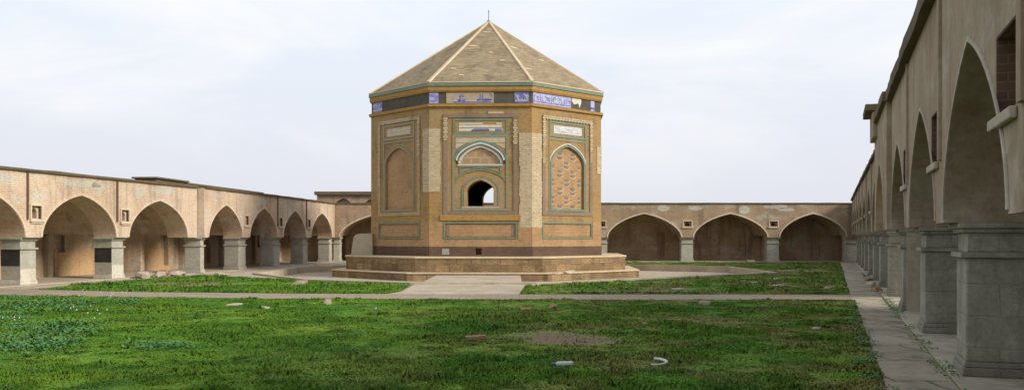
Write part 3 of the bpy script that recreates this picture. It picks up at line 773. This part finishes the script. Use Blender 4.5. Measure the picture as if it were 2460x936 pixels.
# paths
flat('right_path', [pr(.5, -8), pr(1.33, -8), pr(1.33, 59.9), pr(.5, 59.9)], .008, M['pathslab'])
flat('cross_path', [(-17.6, 26.2), (-10, 24.6), (-6, 23.9), (0, 23.6), pr(.496, 23.5), pr(.496, 25.7), (0, 25.75), (-3.1, 25.9), (-6, 26.1), (-11, 26.9), (-17.3, 29)], .006, M['paver'])
flat('centre_path', [(-3.55, 25.75), (.2, 25.72), (.45, 31.1), (-3.3, 31.15), (-3.25, 27.0)], .010, M['concrete'])
cs = MB(); cs.box(-3.2, .35, 31.1, 38.7, -.24, .012); structure(build('centre_causeway', cs, M['concrete']))
flat('left_pavement', [(-19.3, 16), (-17.6, 16), (-14.8, 29.5), (-14.2, 34.5), (-13.2, 38.7), (-8.3, 35), (-11.2, 39.6), (-11.2, 48.3), (-8.2, 51.9), (-8.2, 59.9), (-12, 59.9), (-16, 40)], .004, M['concrete'])
ps = MB(); ps.box(0, 1, 0, 1, 0, 1)
# lawns
FRONT = [(-22, -7), (-3.2, -7), pr(.49, 0), pr(.49, 23.45), (0, 23.55), (-6, 23.85), (-10, 24.55), (-17.6, 26.1), (-22, 26.1)]
BLEFT = [(-3.6, 25.95), (-3.32, 26.9), (-3.4, 31.1), (-7.6, 33.55), (-8.3, 34.9), (-13.2, 38.6), (-14.2, 34.5), (-14.7, 31.1), (-14.5, 28), (-11, 26.95), (-6, 26.15)]
BRIGHT = [(.22, 25.75), pr(.49, 25.7), pr(.49, 58.6), (6., 58.6), (6.2, 52.0), (11.75, 48.8), (11.85, 40.35), (.85, 31.0), (.5, 31.0)]
for nm, pts in (('front_lawn', FRONT), ('rear_lawn', BLEFT), ('rear_lawn', BRIGHT)): flat(nm, pts, .012, M['lawn'])
flat('gutter', [pr(1.334, -8), pr(1.42, -8), pr(1.42, 59.9), pr(1.334, 59.9)], .005, M['lawn'])

# grass
def inside(P, poly):
    x, y = P[:, 0], P[:, 1]; r = np.zeros(len(P), bool); n = len(poly)
    for i in range(n):
        (x1, y1), (x2, y2) = poly[i], poly[(i+1) % n]
        if y1 == y2: continue
        c = ((y1 > y) != (y2 > y)) & (x < (x2-x1)*(y-y1)/(y2-y1)+x1); r ^= c
    return r
def vnoise(P, s, seed):
    g = np.random.default_rng(seed).random((128, 128))
    q = P*s+1000; i = np.floor(q).astype(int); f = q-i; f = f*f*(3-2*f)
    a = g[i[:, 0] % 128, i[:, 1] % 128]; b = g[(i[:, 0]+1) % 128, i[:, 1] % 128]; c = g[i[:, 0] % 128, (i[:, 1]+1) % 128]; d = g[(i[:, 0]+1) % 128, (i[:, 1]+1) % 128]
    return (a*(1-f[:, 0])+b*f[:, 0])*(1-f[:, 1])+(c*(1-f[:, 0])+d*f[:, 0])*f[:, 1]
def tri_mesh(name, V, mat):
    n = len(V)//3; me = bpy.data.meshes.new(name)
    me.vertices.add(len(V)); me.vertices.foreach_set('co', V.astype(np.float32).ravel())
    me.loops.add(3*n); me.loops.foreach_set('vertex_index', np.arange(3*n, dtype=np.int32))
    me.polygons.add(n); me.polygons.foreach_set('loop_start', np.arange(0, 3*n, 3, dtype=np.int32)); me.polygons.foreach_set('loop_total', np.full(n, 3, np.int32))
    me.update(calc_edges=True); me.validate()
    return obj_from_mesh(name, me, mat)
def blades(poly, y0, y1, N, hbase, spread=.02, thin=True):
    Y = y0+(y1-y0)*rng.random(N)**1.25; X = (rng.random(N)*2-1)*(.60*Y+1.2)
    P = np.c_[X, Y]; P = P[inside(P, poly)]
    dens = vnoise(P, 1.3, 1)*.6+vnoise(P, 4.1, 2)*.4
    east = np.clip((P[:, 0]-.12*P[:, 1]+6)/7.5, 0, 1)
    keep = rng.random(len(P)) < np.clip(1.1-1.6*(.25+.75*east)*np.clip(.62-dens, 0, 1), .15, 1)
    for cx, cy, rx, ry in BARE:
        d = ((P[:, 0]-cx)/rx)**2+((P[:, 1]-cy)/ry)**2+2.2*(vnoise(P, 1.6, 5)-.5)
        keep &= rng.random(len(P)) < np.clip((d-.3)/1.1, .10, 1)
    P = P[keep]; n = len(P)
    dens = vnoise(P, .9, 7)*.5+vnoise(P, 3.1, 8)*.5
    tuft = np.clip((vnoise(P, 2.3, 31)*.5+vnoise(P, 6.7, 32)*.5-.6)/.12, 0, 1)
    h = hbase*(1+1.5*tuft)*(.35+1.35*np.clip(dens-.15, 0, 1)**1.4*1.6)*(.6+.8*rng.random(n))
    a = rng.random(n)*6.283; w = (.0035+.00075*P[:, 1])*(.7+.6*rng.random(n))
    lx = rng.normal(0, .45, n)*h; ly = rng.normal(0, .45, n)*h
    z = np.full(n, .010)
    A = np.c_[P[:, 0]-np.cos(a)*w, P[:, 1]-np.sin(a)*w, z]; B = np.c_[P[:, 0]+np.cos(a)*w, P[:, 1]+np.sin(a)*w, z]; C = np.c_[P[:, 0]+lx, P[:, 1]+ly, z+h]
    return np.stack([A, B, C], 1).reshape(-1, 3)
FRONT_G = [(x+(.08 if y < 23.5 and x > 0 else 0), y) for x, y in FRONT]
V1 = blades(FRONT_G, 7.5, 26.2, 650000, .017)
stuff(tri_mesh('grass', V1, M['grass']), 'short green grass covering the front lawn before the cross path', 'grass')
V2 = np.concatenate([blades(BLEFT, 25.7, 39, 150000, .032), blades(BRIGHT, 25.6, 58.6, 220000, .032)])
stuff(tri_mesh('grass', V2, M['grass']), 'short green grass on the two lawns around the tomb', 'grass')
# weeds: broad-leaved clumps at the left, gutter weeds at the right
def leaves(C, n, rad, hgt, size):
    out = []
    for (cx, cy) in C:
        for _ in range(n):
            r = rad*math.sqrt(random.random()); a = random.random()*6.283
            p = Vector((cx+r*math.cos(a), cy+r*math.sin(a), .02+hgt*random.random()*(1-.6*r/rad)))
            q = random.random()*6.283; d = Vector((math.cos(q), math.sin(q), random.uniform(-.2, .8)))*size*random.uniform(.6, 1.4)
            s = Vector((-d.y, d.x, random.uniform(-.3, .3)*size)).normalized()*d.length*.38
            m = p+d*.5; e = p+d
            out += [p, m-s, m+s, m-s, e, m+s]
    return np.array([tuple(v) for v in out])
random.seed(21)
cl = []
for (px0, px1, py0, py1, cnt) in ((0, 190, 716, 748, 46), (190, 330, 722, 735, 12), (40, 240, 778, 806, 26), (0, 170, 812, 852, 26), (330, 440, 826, 842, 7), (0, 60, 752, 772, 7)):
    for _ in range(cnt): cl.append(ground(random.uniform(px0, px1), random.uniform(py0, py1)))
stuff(tri_mesh('weeds', leaves(cl, 60, .36, .11, .045), M['leaf']), 'leafy bluish green weeds at the left side of the lawn', 'weeds')
gw = []
y = 6.
while y < 40:
    if random.random() < .5: gw.append((s3*y+1.36+random.uniform(-.05, .05), y))
    y += random.uniform(.12, .45)
for _ in range(40):
    y = 6+16*random.random()**1.3; gw.append((s3*y+.47+random.uniform(-.12, .12), y))
stuff(tri_mesh('weeds', leaves(gw, 40, .12, .06, .03), M['leaf']), 'low weeds creeping along the gutter and edge of the right path', 'weeds')
fl = []
for _ in range(26):
    px, py = random.choice([(200, 718), (255, 716), (185, 757), (250, 768), (225, 775), (20, 780), (300, 716)])
    x, y = ground(px+random.gauss(0, 14), py+random.gauss(0, 3)); z = random.uniform(.1, .2); s = .017
    fl += [(x-s, y, z), (x+s, y, z), (x, y+.005, z+1.6*s)]
stuff(tri_mesh('wildflowers', np.array(fl), M['petal']), 'tiny white wildflowers among the weeds at left', 'flowers')

# ------------------------------------------------------------------ loose things
def stone(name, label, cat, px, py, w, h, dpt, mat, group=None, seed=0, z0=0., rz=None):
    x, y = ground(px, py, z0)
    rs = random.Random(seed*17+3); bm = bmesh.new()
    for _ in range(26):
        c = Vector((rs.uniform(-1, 1), rs.uniform(-1, 1), rs.uniform(-1, 1))); m = max(abs(c.x), abs(c.y), abs(c.z)); c = (c/m).lerp(c.normalized(), .45)*rs.uniform(.8, 1.05)
        bm.verts.new((c.x*w*.5, c.y*dpt*.5, c.z*h*.5*(1+.35*c.x*rs.choice((0, 1)))+h*.3))
    r_ = bmesh.ops.convex_hull(bm, input=bm.verts)
    bmesh.ops.delete(bm, geom=[g_ for g_ in r_['geom_interior'] if isinstance(g_, bmesh.types.BMVert)], context='VERTS')
    bmesh.ops.recalc_face_normals(bm, faces=bm.faces)
    me = bpy.data.meshes.new(name); bm.to_mesh(me); bm.free(); set_uv(me)
    o = obj_from_mesh(name, me, M[mat]); o.location = (x, y, z0+.005); o.rotation_euler = (0, 0, seed*1.3 if rz is None else rz)
    return tag(o, label, cat, group)
GS = 'stones scattered on the grass'
stone('stone', 'long flat pale stone in the grass below the cross path, left of centre', 'stone', 562, 735, .42, .09, .2, 'palestone', GS, 1, rz=.1)
stone('stone', 'small low buff stone right of the long flat pale stone', 'stone', 638, 741, .2, .07, .14, 'palestone', GS, 2)
stone('stone', 'tilted sandy stone sticking up near the cross path', 'stone', 787, 732, .2, .17, .14, 'rubble', GS, 3)
stone('stone', 'small grey stone alone in the grass below the tomb\'s left corner', 'stone', 900, 744, .16, .08, .12, 'rubble', GS, 4)
stone('stone', 'flat brown stone below the centre path, left one of a pair', 'stone', 1263, 745, .26, .07, .16, 'redbrick', GS, 5)
stone('stone', 'lumpy reddish stone below the centre path, right one of a pair', 'stone', 1328, 741, .28, .12, .2, 'redbrick', GS, 6)
stone('stone', 'rounded olive brown stone at the far edge of the right front lawn', 'stone', 1693, 735, .32, .17, .24, 'rubble', GS, 7)
stone('stone', 'grey chip of stone above the bare earth patch', 'stone', 1550, 779, .14, .05, .1, 'rubble', GS, 8)
stone('stone', 'pale stone in dark grass beside the right path', 'stone', 1962, 793, .16, .08, .11, 'palestone', GS, 9)
stone('stone', 'flat whitish stone on the right rear lawn close to the cross path', 'stone', 1628, 696, .46, .09, .24, 'palestone', GS, 10, rz=.2)
stone('stone', 'wide white stone on the right rear lawn beyond the flat ones', 'stone', 1872, 688, .5, .10, .26, 'palestone', GS, 11, rz=.05)
stone('stone', 'small pale stone above the wide white stone on the right rear lawn', 'stone', 1868, 672, .3, .10, .2, 'palestone', GS, 12)
stone('stone', 'buff stone near the right path on the rear lawn', 'stone', 1993, 693, .32, .08, .2, 'palestone', GS, 13, rz=0)
stone('stone', 'small flat stone left of the wide white stone on the rear lawn', 'stone', 1812, 679, .22, .06, .2, 'palestone', GS, 14)
stone('stone', 'pale block lying before the middle back pier', 'stone', 1803, 630, .6, .2, .3, 'palestone', GS, 15, rz=0)
stone('stone', 'pale chip of stone on grass at the tomb\'s front right corner', 'stone', 1285, 686, .5, .08, .2, 'palestone', GS, 16, rz=0)
stone('stone', 'greyish stone on the lawn left of the centre path', 'stone', 720, 684, .7, .2, .3, 'rubble', GS, 17, rz=.5)
# rubble under the second left arch
random.seed(5)
rub = ['flat slab of rubble nearest the black painted pier', 'grey rubble block second from the black painted pier', 'pale tilted rubble slab in the middle of the heap under the arch', 'dark rubble lump at the middle of the heap under the arch', 'whitish rubble slab at the right of the heap under the arch', 'rough rubble block against the unpainted corner pier']
for i, l in enumerate(rub):
    X = -14.75+.12*i-.15*(i % 2); Yy = 36.6+.56*i
    px = 1230+2200*X/Yy; py = 570+3520/Yy
    stone('rubble_block', l, 'rubble', px, py, random.uniform(.5, .75), random.uniform(.22, .34), random.uniform(.4, .6), ['palestone', 'rubble', 'palestone', 'redbrick', 'palestone', 'rubble'][i], 'rubble under the left arch', 30+i, z0=.03)
stone('rubble_block', 'pale block on the gallery floor between the far left piers', 'rubble', 765, 641, .5, .16, .4, 'palestone', None, 41)
stone('rubble_block', 'pale rubble at the foot of the left corner pier', 'rubble', 532, 661, .7, .16, .5, 'palestone', None, 42)
stone('stone', 'squarish white block resting on the tomb\'s right front step', 'stone', 1367, 657, .62, .17, .3, 'palestone', 'stones on the tomb step', 43, z0=.10, rz=.7)
stone('stone', 'thin broken slab resting left of the white block on the step', 'stone', 1332, 659, .6, .09, .3, 'palestone', 'stones on the tomb step', 44, z0=.10, rz=.7)
random.seed(9)
for i, l in enumerate(['broken stone by the gutter, farthest of the row along the right path', 'chunky stone by the gutter in the middle of the row', 'brownish stone by the gutter nearest the sunlit path end']):
    y = 33.5-3.2*i; x = s3*y+1.3
    stone('stone', l, 'stone', 1230+2200*x/y, 570+3520/y, .34, .2, .3, ['rubble', 'palestone', 'redbrick'][i], 'stones beside the right gutter', 50+i)
# broken brick, lying
x, y = ground(1143, 816)
b = MB(); b.box(-.16, .16, -.055, .055, 0, .06); o = tag(build('brick', b, M['redbrick'], bevel=.008), 'single red brick lying in the middle of the front lawn', 'brick'); o.location = (x, y, .012); o.rotation_euler = (R(3), R(-4), .15)
# white curved hose
x, y = ground(1570, 877)
hs = MB(); N = 22; vs = []; fs = []
for i in range(N+1):
    a = R(-112+190*i/N); c = Vector((.16*math.cos(a), .2*math.sin(a), .022+.012*math.sin(a))); t = Vector((-math.sin(a), math.cos(a), 0)); nn = Vector((math.cos(a), math.sin(a), 0))
    tp = .35+.65*math.sin(math.pi*min(1, (i+.6)/N*.75))
    for q in range(8): vs.append(c+nn*.019*tp*math.cos(R(45*q))+Vector((0, 0, .019*tp*math.sin(R(45*q)))))
for i in range(N): fs += [(8*i+q, 8*i+(q+1) % 8, 8*i+8+(q+1) % 8, 8*i+8+q) for q in range(8)]
fs += [list(range(8))[::-1], [8*N+q for q in range(8)]]
hs.add(vs, fs); o = tag(build('hose_piece', hs, M['plastic'], smooth=True), 'curved white piece of hose lying on the grass at lower right', 'hose'); o.location = (x, y, .03)
# bottle
x, y = ground(1363, 885)
bt = thing('plastic_bottle', 'white plastic bottle with blue cap lying on the front lawn', 'bottle', (x, y, .065), R(8))
m = MB(); m.lathe([(.012, -.1), (.026, -.097), (.03, -.08), (.029, -.02), (.031, 0), (.03, .07), (.024, .1), (.012, .115)], 16, (.03, 0, 0), 'x'); 
m.v = [(-(a), b_, c_) for a, b_, c_ in m.v]; build('bottle_body', m, M['plastic'], bt, smooth=True)
m = MB(); m.lathe([(.017, -.035), (.018, 0), (.015, .012)], 14, (-.16, 0, 0), 'x'); build('cap', m, M['bluecap'], bt)
# slab standing on plinth at the left of the tomb
sl = MB()
prof = [(0, 0), (1.05, 0), (1.05, 1.02), (.42, 1.02), (.22, .97), (.12, .82), (.04, .3)]
Y_ = 43.6
sl.prism(prof, 0, .22, lambda a, b, d: (a, d, b))
o = tag(build('stone_slab', sl, M['slab'], bevel=.015), 'beige round-shouldered slab standing on the plinth against the tomb\'s left side', 'slab'); o.location = ((843-1230)/2200*Y_, Y_, .765); o.rotation_euler = (0, 0, R(-8))

# ------------------------------------------------------------------ light, sky, camera
sun_dir = Vector((.90, -.42, 0)).normalized(); EL = R(28)
sd = Vector((sun_dir.x*math.cos(EL), sun_dir.y*math.cos(EL), math.sin(EL)))
ld = bpy.data.lights.new('sun', 'SUN'); ld.energy = 3.8; ld.angle = R(15); ld.color = (1., .93, .82)
lo = bpy.data.objects.new('sun', ld); COL.objects.link(lo); lo.rotation_euler = sd.to_track_quat('Z', 'Y').to_euler(); lo.location = (30, -20, 40)
wd = bpy.data.worlds.new('World'); scene.world = wd; wd.use_nodes = True
nt = wd.node_tree; nt.nodes.clear(); N_ = nt.nodes.new; Lk = nt.links.new
out = N_('ShaderNodeOutputWorld'); bg = N_('ShaderNodeBackground'); bg.inputs['Strength'].default_value = .1
sky = N_('ShaderNodeTexSky'); sky.sky_type = 'NISHITA'; sky.sun_disc = False; sky.sun_elevation = EL; sky.sun_rotation = math.atan2(sun_dir.x, sun_dir.y)
sky.dust_density = 3; sky.air_density = 1.2
tc = N_('ShaderNodeTexCoord'); sp = N_('ShaderNodeSeparateXYZ'); Lk(tc.outputs['Generated'], sp.inputs[0])
mp = N_('ShaderNodeMapping'); mp.inputs['Scale'].default_value = (1, 1, 3.2); mp.inputs['Rotation'].default_value = (0, R(8), R(25)); Lk(tc.outputs['Generated'], mp.inputs[0])
nz = N_('ShaderNodeTexNoise'); nz.inputs['Scale'].default_value = 2.6; nz.inputs['Detail'].default_value = 7; nz.inputs['Roughness'].default_value = .55; nz.inputs['Distortion'].default_value = .4; Lk(mp.outputs[0], nz.inputs['Vector'])
def mrange(s, a, b, c=0., d=1.):
    x = N_('ShaderNodeMapRange'); x.clamp = True
    for i, v in zip(('From Min', 'From Max', 'To Min', 'To Max'), (a, b, c, d)): x.inputs[i].default_value = v
    Lk(s, x.inputs['Value']); return x.outputs['Result']
def wmix(f, a, b):
    x = N_('ShaderNodeMix', ); x.data_type = 'RGBA'
    for s, v in ((x.inputs['Factor'], f), (x.inputs['A'], a), (x.inputs['B'], b)):
        if isinstance(v, tuple): s.default_value = (*v, 1)
        elif isinstance(v, float): s.default_value = v
        else: Lk(v, s)
    return x.outputs['Result']
haze = mrange(sp.outputs[2], .3, .9, .97, .62)
hz = wmix(mrange(sp.outputs[2], .0, .24), (7.85, 7.9, 8.6), (8.55, 9.2, 10.2))
c1 = wmix(haze, sky.outputs[0], hz)
cm = N_('ShaderNodeMath'); cm.operation = 'MULTIPLY'; Lk(mrange(nz.outputs['Fac'], .44, .62), cm.inputs[0]); Lk(mrange(sp.outputs[2], .03, .16, 0., .85), cm.inputs[1])
c2 = wmix(cm.outputs[0], c1, (9.9, 9.9, 9.95))
Lk(c2, bg.inputs['Color']); Lk(bg.outputs[0], out.inputs[0])

cd = bpy.data.cameras.new('camera'); cam = bpy.data.objects.new('camera', cd); COL.objects.link(cam)
cam.location = (0, 0, EYE); cam.rotation_euler = (R(90), 0, 0)
cd.sensor_width = 36; cd.lens = F_PX/2460*36; cd.shift_y = 102/2460; cd.clip_end = 5000; cd.clip_start = .05
scene.camera = cam
vs_ = scene.view_settings; vs_.view_transform = 'Standard'; vs_.look = 'None'; vs_.gamma = 1; vs_.use_curve_mapping = False; vs_.exposure = 0
